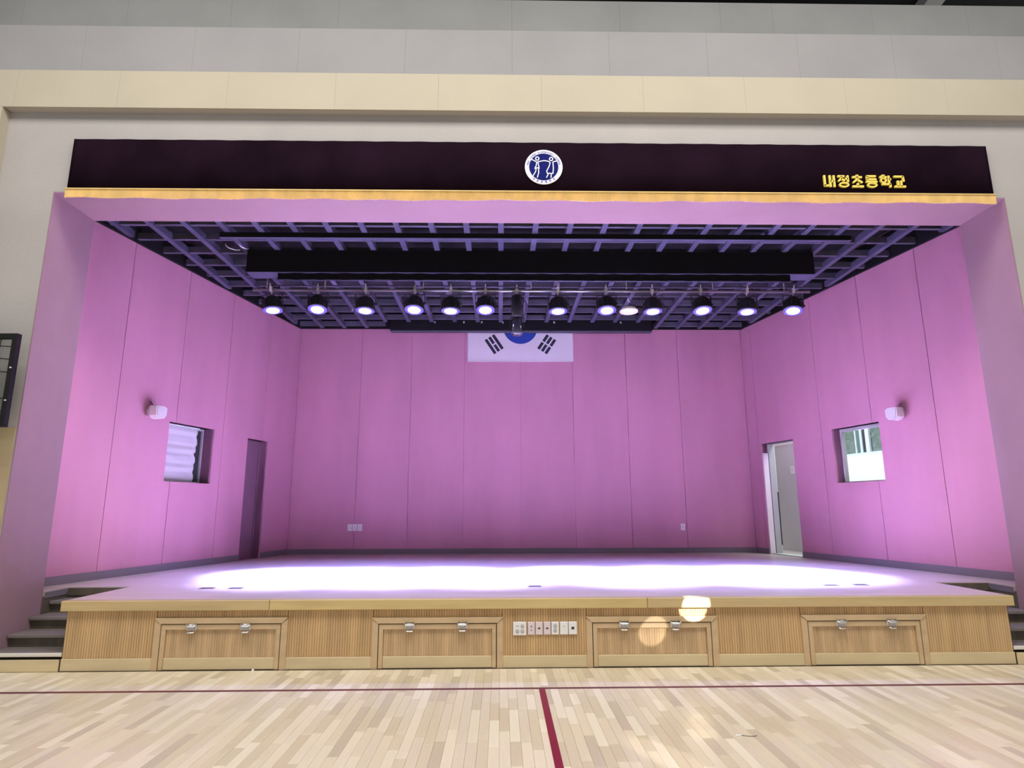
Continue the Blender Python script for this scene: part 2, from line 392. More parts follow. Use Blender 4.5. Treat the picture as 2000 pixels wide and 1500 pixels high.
# ---------------------------------------------------------------- stage platform
st = thing('stage_platform', 'wide wooden stage platform with pale deck and reeded oak front', 'stage', (0, 0, 0))
YN = 1.157
deck = [(SL - 0.045, 0.056), (SR + 0.045, 0.056), (SR + 0.045, YN), (JR + 0.003, YN), (JR + 0.003, 0.765), (xr(0.79) - 0.005, 0.765), (5.12 - 0.005, YB - 0.002), (-4.60 + 0.005, YB - 0.002), (xl(0.79) + 0.005, 0.765), (JL - 0.003, 0.765), (JL - 0.003, YN), (SL - 0.045, YN)]
MB().prism(deck, ZS - 0.06, ZS).build('deck', m_deck, st)
for a, b, m_ in ((SL - 0.05, -2.594, m_oak2), (-2.592, 1.307, m_oak), (1.309, SR + 0.05, m_oak2)):
    MB().bevbox(a + 0.001, b - 0.001, -0.040, 0.055, 0.578, ZS - 0.0005, 0.006).build('nosing_board', m_, st)
# front, between the hatches
HX = [(-3.742, -2.408), (-1.529, -0.200), (0.674, 2.025), (2.920, 4.223)]
ZH = [0.505, 0.495, 0.493, 0.496]
gaps = [(SL, HX[0][0]), (HX[0][1], HX[1][0]), (HX[1][1], HX[2][0]), (HX[2][1], HX[3][0]), (HX[3][1], SR)]
def reeds(mb, x0, x1, z0, z1, y, pitch=0.026, dep=0.0045):
    n = max(2, round((x1 - x0) / pitch)); p = (x1 - x0) / n
    for k in range(n):
        a = x0 + k * p; b = a + p * 0.94; c = p * 0.2; i = len(mb.v)
        mb.v += [(a, y, z0), (a + c, y - dep, z0), (b - c, y - dep, z0), (b, y, z0), (a, y, z1), (a + c, y - dep, z1), (b - c, y - dep, z1), (b, y, z1)]
        mb.f += [(i, i + 1, i + 5, i + 4), (i + 1, i + 2, i + 6, i + 5), (i + 2, i + 3, i + 7, i + 6), (i + 4, i + 5, i + 6, i + 7)]
        mb.sm += [False] * 4; mb.mi += [0] * 4
    return mb
for a, b in gaps:
    MB().box(a, b, 0.010, 0.05, 0, 0.577).build('front_backing', m_gap, st)
    r = reeds(MB(), a + 0.002, b - 0.002, 0.118, 0.577, 0.010).build('reeded_panel', m_reed, st); r['kind'] = 'stuff'
    MB().bevbox(a + 0.004, b - 0.004, -0.012, 0.009, 0.001, 0.117, 0.004).build('plinth_board', m_kick, st)
for (a, b), z in zip(HX, ZH):
    MB().box(a, b, 0.010, 0.05, z + 0.001, 0.577).build('front_backing', m_gap, st)
    r = reeds(MB(), a + 0.002, b - 0.002, z + 0.002, 0.577, 0.010).build('reeded_panel', m_reed, st); r['kind'] = 'stuff'
MB().box(SL, SL + 0.03, 0.052, YN - 0.01, 0, 0.61).build('side_panel', m_oak2, st)
MB().box(SR - 0.03, SR, 0.052, YN - 0.01, 0, 0.61).build('side_panel', m_oak2, st)
# deck floor pockets
pl = ['first floor pocket plate from the left, flush in the stage deck', 'second floor pocket plate from the left, flush in the stage deck', 'floor pocket plate in the middle of the bright stage deck', 'fourth floor pocket plate from the left, right half of the stage deck', 'rightmost floor pocket plate in the stage deck']
for (x, y), l in zip(((-3.68, 0.94), (-3.34, 0.93), (0.19, 0.96), (3.73, 0.91), (4.11, 0.94)), pl):
    t = thing('floor_pocket', l, 'floor outlet', (x, y, ZS), group='floor pockets in the stage deck')
    MB().box(-0.085, 0.085, -0.05, 0.05, 0.0005, 0.006).build('cover_frame', m_steel, t)
    MB().box(-0.07, 0.07, -0.035, 0.035, 0.006, 0.009).build('lid', m_dark, t)

# ---------------------------------------------------------------- storage hatches in the stage front
def latch(parent, x, z):
    o = MB().bevbox(x - 0.050, x + 0.050, -0.024, -0.0165, z - 0.020, z + 0.046, 0.004).build('latch', m_chrome, parent)
    MB().tube([(x - 0.042, -0.026, z + 0.042), (x - 0.047, -0.048, z + 0.032), (x - 0.034, -0.057, z + 0.020), (x + 0.034, -0.057, z + 0.020), (x + 0.047, -0.048, z + 0.032), (x + 0.042, -0.026, z + 0.042)], 0.0095, 6).build('bail', m_chrome, o)
    MB().box(x - 0.040, x + 0.040, -0.030, -0.024, z - 0.020, z + 0.012).build('strap', m_steel, o)
    MB().tube([(x - 0.042, -0.030, z - 0.030), (x - 0.024, -0.045, z - 0.040), (x + 0.024, -0.045, z - 0.040), (x + 0.042, -0.030, z - 0.030)], 0.008, 6).build('lip', m_chrome, o)
LX = [(-3.372, -2.823), (-1.150, -0.610), (1.059, 1.593), (3.328, 3.860)]
HLAB = ['leftmost oak storage hatch in the stage front, two chrome latches', 'second oak storage hatch from the left, just left of the socket plates', 'oak storage hatch just right of the socket plates, crossed by a sun patch', 'rightmost oak storage hatch in the stage front, two chrome latches']
for (a, b), z, lx, l in zip(HX, ZH, LX, HLAB):
    t = thing('storage_hatch', l, 'hatch', ((a + b) / 2, 0, 0), group='storage hatches in the stage front')
    h = (b - a) / 2; cw = 0.055; cx = (a + b) / 2
    MB().box(-h + 0.002, h - 0.002, 0.020, 0.045, 0.001, z - 0.002).build('backing', m_gap, t)
    # mitred casing: head and two jambs
    MB().plate([(-h + cw, z - cw), (h - cw, z - cw), (h + 0.012, z), (-h - 0.012, z)], -0.024, 0.018).build('casing_head', m_frame, t)
    MB().plate([(-h - 0.006, 0.001), (-h + cw, 0.001), (-h + cw, z - cw - 0.001), (-h - 0.006, z - 0.012)], -0.016, 0.018).build('casing_jamb', m_frame, t)
    MB().plate([(h - cw, 0.001), (h + 0.006, 0.001), (h + 0.006, z - 0.012), (h - cw, z - cw - 0.001)], -0.016, 0.018).build('casing_jamb', m_frame, t)
    d0, d1, dt = -h + cw + 0.009, h - cw - 0.009, z - cw - 0.010
    MB().plate([(d0, dt - 0.048), (d1, dt - 0.048), (d1, dt), (d0, dt)], -0.014, 0.018).build('door_rail', m_frame, t)
    MB().box(d0, d0 + 0.042, -0.014, 0.018, 0.006, dt - 0.049).build('door_stile', m_frame, t)
    MB().box(d1 - 0.042, d1, -0.014, 0.018, 0.006, dt - 0.049).build('door_stile', m_frame, t)
    r = reeds(MB(), d0 + 0.043, d1 - 0.043, 0.119, dt - 0.049, 0.012).box(d0 + 0.043, d1 - 0.043, 0.012, 0.019, 0.119, dt - 0.049).build('reeded_panel', m_reed2, t); r['kind'] = 'stuff'
    MB().bevbox(d0 + 0.043, d1 - 0.043, -0.008, 0.018, 0.006, 0.118, 0.004).build('kick_board', m_kick, t)
    for x in lx: latch(t, x - cx, 0.405)

# ---------------------------------------------------------------- socket plates on the stage front
PX = [(-0.089, 0.048), (0.064, 0.136), (0.144, 0.218), (0.228, 0.300), (0.308, 0.385), (0.397, 0.480), (0.486, 0.572)]
PLAB = ['wide white plate with three round sockets, leftmost of the row on the stage front', 'narrow pinkish plate with two small dark jacks, beside the wide plate', 'pinkish plate with one black slot, third of the row on the stage front', 'pinkish plate with one black slot, fourth of the row, beside the two-socket plate', 'white plate with two round sockets one above the other on the stage front', 'white plate with one tiny jack, second from the right of the row', 'white plate with a black square port, rightmost of the row on the stage front']
for i, ((a, b), l) in enumerate(zip(PX, PLAB)):
    z0, z1 = (0.314, 0.446) if i == 0 else (0.319, 0.445)
    cx, h = (a + b) / 2, (b - a) / 2
    t = thing('socket_plate', l, 'socket plate', (cx, 0.0, (z0 + z1) / 2), group='socket plates on the stage front')
    hz = (z1 - z0) / 2; y = -0.010
    MB().bevbox(-h, h, y, -0.0005, -hz, hz, 0.004).build('plate', m_pinkw if i in (1, 2, 3) else m_white, t)
    def rnd(x, z, r, m_, nm='socket'):
        o = MB().lathe([(r, 0), (r, 0.003)], 16, 'y', (x, y - 0.003, z)).build(nm, m_, t)
        if nm == 'socket': MB().lathe([(r * 0.72, 0), (r * 0.72, 0.0015)], 14, 'y', (x, y - 0.0045, z)).build('socket_face', m_sockf, o)
    if i == 0:
        rnd(0.028, 0.022, 0.018, m_socket); rnd(0.028, -0.026, 0.018, m_socket); rnd(-0.024, -0.026, 0.018, m_socket)
        MB().box(-0.038, -0.008, y - 0.001, y, 0.020, 0.027).build('name_strip', m_socket, t)
    elif i == 1: rnd(0, 0.018, 0.006, m_dark, 'jack'); rnd(0, -0.018, 0.005, m_dark, 'jack')
    elif i in (2, 3): MB().box(-0.012, 0.012, y - 0.002, y, -0.007, 0.006).build('slot', m_dark, t)
    elif i == 4: rnd(0, 0.022, 0.018, m_socket); rnd(0, -0.022, 0.018, m_socket)
    elif i == 5: rnd(0, 0.018, 0.005, m_socket, 'jack')
    else: MB().box(-0.014, 0.014, y - 0.002, y, -0.012, 0.012).build('port', m_dark, t)

# ---------------------------------------------------------------- steps at both ends of the stage
def steps(name, x0, x1, label):
    t = thing(name, label, 'steps', ((x0 + x1) / 2, 0, 0)); h = (x1 - x0) / 2
    zz = [0.17, 0.30, 0.43, 0.56]; yy = [0.02, 0.29, 0.58, 0.87, YN + 0.0]
    for k in range(4):
        y0, y1, z = yy[k], yy[k + 1], zz[k]
        MB().box(-h, h, y0 + 0.012, y1 + 0.025, z - 0.03, z).build('tread', m_step, t)
        MB().bevbox(-h, h, y0 - 0.018, y0 + 0.011, z - 0.034, z + 0.001, 0.005).build('nosing', m_nose if k == 0 else m_step, t)
        zb = zz[k - 1] if k else 0.0
        MB().box(-h, h, y0 + 0.026, y0 + 0.045, zb, z - 0.0305).build('riser', m_gap if k == 0 else m_riser, t)  # lowest riser near black: shadow under the nosing is put into its colour
    MB().box(-h, h, YN + 0.03, YN + 0.05, 0.561, ZS - 0.061).build('riser', m_riser, t)
    MB().box(-h, h, YN + 0.001, YN + 0.029, 0.561, ZS - 0.0605).build('riser', m_riser, t)
    return t
for x0, x1, sx in ((JL - 0.02, JL - 0.005, JL - 0.002), (JR + 0.005, JR + 0.02, JR - 0.003)):
    MB().box(x0, x1, 0.732, YN + 0.05, 0, 0.618).build('side_panel', m_riser, st)
    MB().box(sx, sx + 0.005, 0.770, YN - 0.02, 0.60, ZS - 0.012).build('edge_strip', m_skirt, st)
for x0, x1 in ((JL + 0.006, SL - 0.05), (SR + 0.05, JR - 0.006)):
    MB().box(x0, x1, YN - 0.014, YN - 0.001, 0.585, ZS - 0.010).build('edge_strip', m_riser, st)
steps('side_steps', JL + 0.004, SL - 0.005, 'four wooden steps up to the stage left of the platform')
steps('side_steps', SR + 0.005, JR - 0.004, 'four wooden steps up to the stage right of the platform')
MB().bevbox(-9.5, SL - 0.004, -0.030, -0.012, 0.0, 0.115, 0.004).build('baseboard_front_left', m_kick, kind='structure')
MB().bevbox(SR + 0.004, 9.5, -0.030, -0.012, 0.0, 0.115, 0.004).build('baseboard_front_right', m_kick, kind='structure')

# ---------------------------------------------------------------- pelmet curtain, fringe, emblem and lettering
PXL, PXR, PZ0, PZ1 = -5.262, 5.677, 5.246, 5.897
pe = thing('stage_pelmet', 'long dark aubergine velvet pelmet with gold fringe above the stage opening', 'pelmet', (0, 0, PZ0))
mb = MB(); n = 220
for k in range(n + 1):
    x = PXL + (PXR - PXL) * k / n; wv = 0.006 * math.sin(k * 0.9) + 0.004 * math.sin(k * 0.37)
    for z in (0, (PZ1 - PZ0) * 0.5, PZ1 - PZ0):
        mb.v.append((x, -0.055 + wv * (1 - 0.6 * z / (PZ1 - PZ0)), z))
    mb.v.append((x, -0.012, PZ1 - PZ0)); mb.v.append((x, -0.012, 0))
for k in range(n):
    for a in range(5):
        b = (a + 1) % 5; mb.f.append((5 * k + a, 5 * (k + 1) + a, 5 * (k + 1) + b, 5 * k + b)); mb.sm.append(a < 2); mb.mi.append(0)
mb.f += [(0, 1, 2, 3, 4), tuple(5 * n + k for k in (4, 3, 2, 1, 0))]; mb.sm += [False] * 2; mb.mi += [0] * 2
mb.build('velvet_curtain', m_velvet, pe)
mb = MB(); n = 900; FX0, FX1 = PXL - 0.012, PXR + 0.012
for k in range(n):
    a = FX0 + (FX1 - FX0) * k / n; b = a + (FX1 - FX0) / n * 0.93
    dz = -0.106 + 0.006 * math.sin(k * 0.11) + 0.004 * math.sin(k * 0.031 + 1) + random.uniform(-0.003, 0.003)
    i = len(mb.v); m_ = (a + b) / 2
    mb.v += [(a, -0.062, 0.0), (m_, -0.071, 0.0), (b, -0.062, 0.0), (a, -0.060, dz), (m_, -0.069, dz), (b, -0.060, dz), (m_, -0.052, 0.0), (m_, -0.050, dz)]
    mb.f += [(i, i + 3, i + 4, i + 1), (i + 1, i + 4, i + 5, i + 2), (i + 2, i + 5, i + 7, i + 6), (i + 6, i + 7, i + 3, i), (i + 3, i + 7, i + 5, i + 4)]
    mb.sm += [False] * 5; mb.mi += [0] * 5
fr = mb.build('gold_fringe', m_gold, pe); fr['kind'] = 'stuff'; fr['label'] = 'gold fringe hanging along the lower edge'
MB().bevbox(FX0, FX1, -0.078, -0.052, -0.006, 0.014, 0.006).build('gold_braid', m_gold, pe)

em = thing('school_emblem', 'round blue and white emblem of two stick figures on the dark pelmet', 'emblem', (0.2915, -0.068, 5.567))
ER = 0.224
def circ(r, n=48): return [(r * math.cos(2 * math.pi * k / n), r * math.sin(2 * math.pi * k / n)) for k in range(n)]
MB().plate(circ(ER), -0.004, 0.004).build('outer_disc', m_emw, em)
MB().ring(0, 0, ER * 0.965, ER * 0.965, ER * 0.17, -0.006, -0.0042, 48).build('letter_ring', m_emring, em)
MB().plate(circ(ER * 0.775), -0.006, -0.0042).build('blue_disc', m_blue, em)
def E(px, py): return ((px - 1000) / 462 * ER, (617 - py) / 420 * ER)
fg = [[(690, 437), (760, 465), (800, 485), (830, 510), (815, 590), (785, 655), (838, 642), (885, 650), (872, 580), (858, 500), (910, 485), (1000, 467), (1080, 475), (1130, 492), (1158, 515), (1130, 610), (1070, 720), (1085, 775), (1222, 778), (1235, 650), (1225, 500), (1260, 484), (1320, 478)],
      [(812, 660), (800, 735), (738, 835)], [(868, 655), (875, 755), (840, 880)], [(1115, 780), (1062, 880)], [(1182, 780), (1173, 884)]]
f = MB()
for k in fg: f.stroke([E(*p) for p in k], 0.0115, -0.010, -0.0062)
for (x, y) in ((843, 418), (1182, 426)):
    c = E(x, y); f.ring(c[0], c[1], 0.0255, 0.0275, 0.012, -0.010, -0.0062, 18)
f.build('stick_figures', m_emw, em)

def syl():
    """six syllable blocks as strokes and rings in a unit cell"""
    S = lambda *p: ('s', p); O = lambda *p: ('o', p)
    return [
        [S((.08, 1), (.08, .10)), S((.02, .12), (.42, .12)), S((.56, 1), (.56, 0)), S((.56, .5), (.9, .5)), S((.91, 1), (.91, 0))],
        [S((.02, .93), (.62, .93)), S((.36, .93), (.28, .70), (.03, .50)), S((.30, .74), (.60, .52)), S((.90, 1), (.90, .42)), S((.66, .72), (.90, .72)), O(.52, .20, .46, .23)],
        [S((.38, .98), (.62, .98)), S((.06, .86), (.92, .86)), S((.50, .86), (.40, .62), (.08, .38)), S((.48, .66), (.92, .38)), S((.50, .34), (.50, .08)), S((0, .06), (1, .06))],
        [S((.08, .95), (.92, .95)), S((.14, .95), (.14, .68)), S((.08, .68), (.94, .68)), S((0, .47), (1, .47)), O(.52, .19, .46, .23)],
        [S((.18, 1), (.46, 1)), S((.0, .88), (.62, .88)), O(.31, .60, .29, .25), S((.80, 1), (.80, .36)), S((.80, .70), (1, .70)), S((.14, .27), (.92, .27)), S((.88, .30), (.88, 0))],
        [S((.02, .93), (.84, .93)), S((.82, .96), (.86, .50)), S((.34, .58), (.34, .08)), S((.62, .58), (.62, .08)), S((0, .07), (1, .07))]]
SYL = syl()
def draw_syl(mb, k, x, z, wd, ht, t, y0, y1, mtx=None):
    st_ = len(mb.v)
    for kind, p in SYL[k]:
        if kind == 's': mb.stroke([(x + a * wd, z + b * ht) for a, b in p], t, y0, y1)
        else: mb.ring(x + p[0] * wd, z + p[1] * ht, p[2] * wd, p[3] * ht, t * 0.80, y0, y1, 20)
    if mtx is not None: mb.xf(mtx, st_)
    return mb
# lettering round the emblem ring
tm = MB(); rr = ER * 0.80 * 1.08
for k in range(6):
    a = R(-90 + (k - 2.5) * 15.0); hgt = ER * 0.10
    m4 = Matrix.Translation((rr * math.cos(a), 0, rr * math.sin(a))) @ Matrix.Rotation(-(a + math.pi / 2), 4, 'Y') @ Matrix.Translation((-hgt / 2, 0, -hgt / 2))
    draw_syl(tm, k, 0, 0, hgt, hgt, hgt * 0.13, -0.0085, -0.0062, m4)
tm.build('ring_lettering', m_eml, em, kind='stuff')
def latin(txt, a0, a1, r, size):
    vs = []; n = len(txt)
    for k, ch in enumerate(txt):
        if ch == ' ': continue
        cu = bpy.data.curves.new('glyph', 'FONT'); cu.body = ch; cu.size = size; cu.align_x = 'CENTER'; cu.extrude = 0.001
        o = bpy.data.objects.new('glyph', cu); C.objects.link(o)
        vs.append((k, o))
    bpy.context.view_layer.update(); dg = bpy.context.evaluated_depsgraph_get()
    mb = MB()
    for k, o in vs:
        me = bpy.data.meshes.new_from_object(o.evaluated_get(dg))
        a = R(a0 + (a1 - a0) * k / (n - 1)); i = len(mb.v)
        m4 = Matrix.Translation((r * math.cos(a), -0.0073, r * math.sin(a))) @ Matrix.Rotation(math.pi / 2 - a, 4, 'Y') @ Matrix.Rotation(math.pi / 2, 4, 'X') @ Matrix.Translation((0, -size * 0.36, 0))
        mb.v += [tuple(m4 @ v.co) for v in me.vertices]
        for p in me.polygons: mb.f.append(tuple(i + q for q in p.vertices)); mb.sm.append(False); mb.mi.append(0)
        bpy.data.meshes.remove(me)
    for k, o in vs: cu = o.data; bpy.data.objects.remove(o); bpy.data.curves.remove(cu)
    return mb
latin('NAE JEONG ELEMENTARY SCHOOL', 170, 10, ER * 0.865, ER * 0.135).build('ring_lettering', m_eml, em, kind='stuff')

lt = thing('gold_lettering', 'six raised gold letters on the right end of the dark pelmet', 'lettering', (3.615, -0.066, 5.328))
LW = 1.015 / 6
for k in range(6):
    draw_syl(MB(), k, k * LW + 0.010, 0.0, LW * 0.80, 0.150, 0.0235, -0.022, 0.0).build('letter', m_goldletter, lt)

# ---------------------------------------------------------------- flag on the back wall
u = 0.76
fl = thing('framed_flag', 'white framed flag with blue disc and black bars, half hidden by ceiling', 'flag', (0.2215, YB - 0.006, 5.525))
MB().box(-1.14, 1.14, -0.022, 0.0, -0.76, 0.76).build('flag_panel', m_flagw, fl)
frm = MB().box(-1.16, 1.16, -0.030, 0.0, -0.778, -0.761).box(-1.16, 1.16, -0.030, 0, 0.761, 0.778).box(-1.16, -1.141, -0.030, 0, -0.76, 0.76).box(1.141, 1.16, -0.030, 0, -0.76, 0.76)
frm.build('thin_frame', m_clamp, fl)
MB().lathe([(u / 2, 0), (u / 2, 0.003)], 48, 'y', (0, -0.0255, 0)).build('red_disc', m_flagr, fl)
th = math.atan2(2, 3); pts = []
for k in range(33): a = math.pi + math.pi * k / 32; pts.append((u / 2 * math.cos(a), u / 2 * math.sin(a)))
for k in range(1, 17): a = math.pi * k / 16; pts.append((u / 4 + u / 4 * math.cos(a), u / 4 * math.sin(a)))
for k in range(1, 16): a = 2 * math.pi - math.pi * k / 16; pts.append((-u / 4 + u / 4 * math.cos(a), u / 4 * math.sin(a)))
c, s_ = math.cos(-th), math.sin(-th)
MB().plate([(x * c - z * s_, x * s_ + z * c) for x, z in pts], -0.030, -0.026).build('blue_swirl', m_flagb, fl)
for sx, sz, pat in ((-1, 1, '111'), (1, 1, '010'), (-1, -1, '101'), (1, -1, '000')):
    ang = math.atan2(sz * 2, sx * 3)
    for q in range(3):
        r0 = u * (0.75 + q * (1 / 12 + 1 / 24)); bt = u / 12
        segs = [(-u / 4, u / 4)] if pat[q] == '1' else [(-u / 4, -u / 48), (u / 48, u / 4)]
        for a, b in segs:
            P = [(r0, a), (r0 + bt, a), (r0 + bt, b), (r0, b)]
            MB().plate([(x * math.cos(ang) - y * math.sin(ang), x * math.sin(ang) + y * math.cos(ang)) for x, y in P], -0.026, -0.0225).build('black_bar', m_flagk, fl)

# ---------------------------------------------------------------- screen case in front of the flag, border boxes, batten
sc_ = thing('projection_screen_case', 'long black screen case under the ceiling in front of the flag', 'screen case', (0.233, 6.0, 5.30))
MB().bevbox(-2.785, 2.785, -0.02, 0.2, 0.02, 0.285, 0.01).build('case', m_black, sc_)
MB().box(-2.80, 2.80, 0.0, 0.10, 0.0, 0.019).build('bottom_bar', m_slat2, sc_)
for s in (-1, 1): MB().box(s * 2.79 - 0.012, s * 2.79 + 0.012, -0.01, 0.21, 0.021, 0.29).build('end_cap', m_black, sc_)
for s in (-2.2, 0, 2.2): MB().box(s - 0.02, s + 0.02, 0.08, 0.12, 0.285, 0.64).build('hanger', m_black, sc_)
hk = [(-1.62, 'first'), (-1.0, 'second'), (-0.62, 'third'), (-0.17, 'fourth'), (0.93, 'fifth'), (2.36, 'sixth')]
for x, w_ in hk:
    t = thing('screen_hook', 'tiny bright hook on the black screen case, %s from the left' % w_, 'hook', (x, 5.982, 5.50), group='hooks on the screen case')
    MB().lathe([(0.018, 0), (0.022, 0.008)], 10, 'y', (0, -0.008, 0)).build('rose', m_clamp, t)
    MB().tube([(0, -0.008, 0), (0, -0.03, -0.005), (0, -0.035, -0.022), (0, -0.02, -0.034)], 0.007, 6).build('hook', m_clamp, t)
bx = thing('border_box', 'large black cloth border box hung across the slatted stage ceiling', 'border box', (0.275, 2.19, 5.13))
MB().box(-4.36, 4.36, 0.0, 0.015, 0.0, ZC - 5.13 - 0.004).build('front_cloth', m_cloth, bx)
MB().box(-4.36, 4.36, 0.016, 0.29, 0.0, 0.015).build('bottom_board', m_slat, bx)
MB().box(-4.36, 4.36, 0.29, 0.305, 0.0, ZC - 5.13 - 0.004).build('rear_cloth', m_cloth, bx)
for s in (-4.36, 4.345): MB().box(s, s + 0.015, 0.016, 0.289, 0.016, ZC - 5.13 - 0.004).build('end_cloth', m_cloth, bx)
b2 = thing('border_curtain', 'short black border curtain hanging below the big black border box', 'curtain', (0.325, 2.24, 5.018))
mb = MB(); n = 120
for k in range(n + 1):
    x = -3.94 + 7.88 * k / n; y = 0.012 * math.sin(k * 1.1)
    mb.v += [(x, y - 0.006, 0), (x, y - 0.006, 0.108), (x, y + 0.006, 0.108), (x, y + 0.006, 0)]
for k in range(n):
    for a in range(4): b = (a + 1) % 4; mb.f.append((4 * k + a, 4 * k + 4 + a, 4 * k + 4 + b, 4 * k + b)); mb.sm.append(False); mb.mi.append(0)
mb.f += [(0, 1, 2, 3), tuple(4 * n + k for k in (3, 2, 1, 0))]; mb.sm += [False] * 2; mb.mi += [0] * 2
mb.build('cloth', m_cloth, b2)
MB().tube([(-3.95, 0, 0.0), (3.95, 0, 0.0)], 0.014, 8).build('weight_bar', m_slat, b2)
tr = thing('curtain_track', 'thin black curtain track across the front of the slatted ceiling', 'curtain track', (0.325, 1.60, 5.402))
MB().box(-4.56, 4.56, -0.03, 0.03, 0.006, ZC - 5.402 - 0.002).build('track', m_black, tr)
MB().box(-4.56, 4.56, -0.034, 0.034, 0.0, 0.0055).build('track_lip', m_slat, tr)

ZBT, YBT = 5.13, 3.0
bt = thing('lighting_batten', 'grey steel lighting batten pipe hung across the stage', 'lighting batten', (0.33, YBT, ZBT))
MB().tube([(-4.62, 0, 0), (4.62, 0, 0)], 0.024, 12).build('pipe', m_steel, bt)
MB().tube([(-4.62, 0.02, 0.085), (4.62, 0.02, 0.085)], 0.010, 8).build('cable_pipe', m_slat2, bt)
for x in (-4.4, -3.45, -1.83, -0.04, 0.43, 1.55, 3.0, 4.2):
    MB().tube([(x, 0.02, 0.0255), (x, 0.02, ZC - ZBT - 0.001)], 0.012, 6).build('hanger_rod', m_steel, bt)

# stage spotlights: x of the lens, one by one along the batten
LXS = [-3.99, -3.22, -2.44, -1.63, -1.04, -0.47, 0.73, 1.53, 2.30, 3.11, 3.89, 4.67]
WHICH = ['first', 'second', 'third', 'fourth', 'fifth', 'sixth']
def spot_label(i):
    if i == 0: return 'lit black can spotlight at the left end of the lighting batten'
    if i == 11: return 'lit black can spotlight at the right end of the batten, against the pink wall'
    if i == 5: return 'lit black can spotlight just left of the dark hanging fixture on the batten'
    if i == 6: return 'lit black can spotlight just right of the dark hanging fixture on the batten'
    if i == 7: return 'lit black can spotlight just left of the white ceiling lamp'
    if i == 8: return 'lit black can spotlight just right of the white ceiling lamp'
    if i < 5: return 'lit black can spotlight, %s from the left end of the batten' % WHICH[i]
    return 'lit black can spotlight, %s from the right end of the batten' % WHICH[11 - i]
def make_spot():
    # origin on the pipe axis; can hangs below
    t = thing('stage_spotlight', spot_label(0), 'spotlight', (LXS[0], YBT, ZBT), group='spotlights on the batten')
    c = MB()
    c.box(-0.022, 0.022, -0.034, -0.0245, -0.035, 0.05); c.box(-0.022, 0.022, -0.034, 0.034, 0.026, 0.05); c.box(-0.022, 0.022, 0.0245, 0.034, -0.035, 0.05)
    c.tube([(0, -0.03, 0.05), (0, -0.03, 0.11)], 0.010, 6)
    c.tube([(0, 0, -0.026), (0, 0, -0.075)], 0.011, 8)
    cl = c.build('hook_clamp', m_clamp, t)
    MB().tube([(0.034, 0, 0.0), (0.075, -0.01, 0.005)], [0.008, 0.014], 6).build('wing_bolt', m_clamp, cl)
    y = MB()
    y.box(-0.17, 0.17, -0.018, 0.018, -0.086, -0.076); y.box(-0.17, -0.160, -0.018, 0.018, -0.25, -0.0865); y.box(0.160, 0.17, -0.018, 0.018, -0.25, -0.0865)
    yo = y.build('yoke', m_can, t)
    MB().lathe([(0.022, 0), (0.026, 0.012), (0.014, 0.026)], 10, 'x', (0.17, 0, -0.235)).build('yoke_knob', m_can, yo)
    P = Matrix.Translation((0, 0, -0.235)) @ Matrix.Rotation(R(SPOT_TILT), 4, 'X').inverted()
    can = MB().lathe([(0.075, 0.118), (0.118, 0.085), (0.142, 0.03), (0.148, -0.09), (0.156, -0.10), (0.156, -0.118), (0.148, -0.118)], 28)
    for k in range(12):
        a = 2 * math.pi * k / 12
        i = len(can.v); can.box(0.138, 0.156, -0.006, 0.006, -0.08, 0.03); can.xf(Matrix.Rotation(a, 4, 'Z'), i)
    can.xf(P); can.build('can', m_can, t)
    rim = MB().lathe([(0.150, -0.118), (0.150, -0.124)], 28).xf(P).build('lit_rim', m_rim, t); rim['label'] = 'violet glowing rim round the lens'
    ln = MB().lathe([(0.100, -0.1245), (0.096, -0.130), (0.07, -0.136), (0.02, -0.139)], 24).xf(P).build('lens', m_lens, t); ln['label'] = 'white lit lens'
    tb = MB().tube([(0.05, 0.10, -0.12), (0.14, 0.07, -0.02), (0.12, 0.02, 0.06)], 0.006, 6).build('power_cable', m_can, t)
    L = bpy.data.lights.new('spot_beam', 'SPOT'); L.energy = SPOT_W; L.color = SPOT_COL; L.spot_size = R(SPOT_ANGLE); L.spot_blend = 0.95; L.shadow_soft_size = 0.10
    lo = bpy.data.objects.new('spot_beam', L); C.objects.link(lo); lo.parent = t
    lo.matrix_local = P @ Matrix.Translation((0, 0, -0.26))
    L2 = bpy.data.lights.new('spot_spill', 'SPOT'); L2.energy = SPILL_W; L2.color = SPILL_COL; L2.spot_size = R(76); L2.spot_blend = 1.0; L2.shadow_soft_size = 0.10
    l2 = bpy.data.objects.new('spot_spill', L2); C.objects.link(l2); l2.parent = t
    l2.matrix_local = Matrix.Translation((0, -0.02, -0.50)) @ Matrix.Rotation(R(-6), 4, 'X').inverted().inverted()
    return t
sp0 = make_spot()
for i, x in enumerate(LXS):
    if i: dup(sp0, (x, YBT, ZBT), (R(-4 if i % 2 else 4), R({1: -3, 10: 3, 11: 8}.get(i, 0)), R(random.uniform(-5, 5))), spot_label(i))
sp0.rotation_euler = (R(4), R(-8), 0)

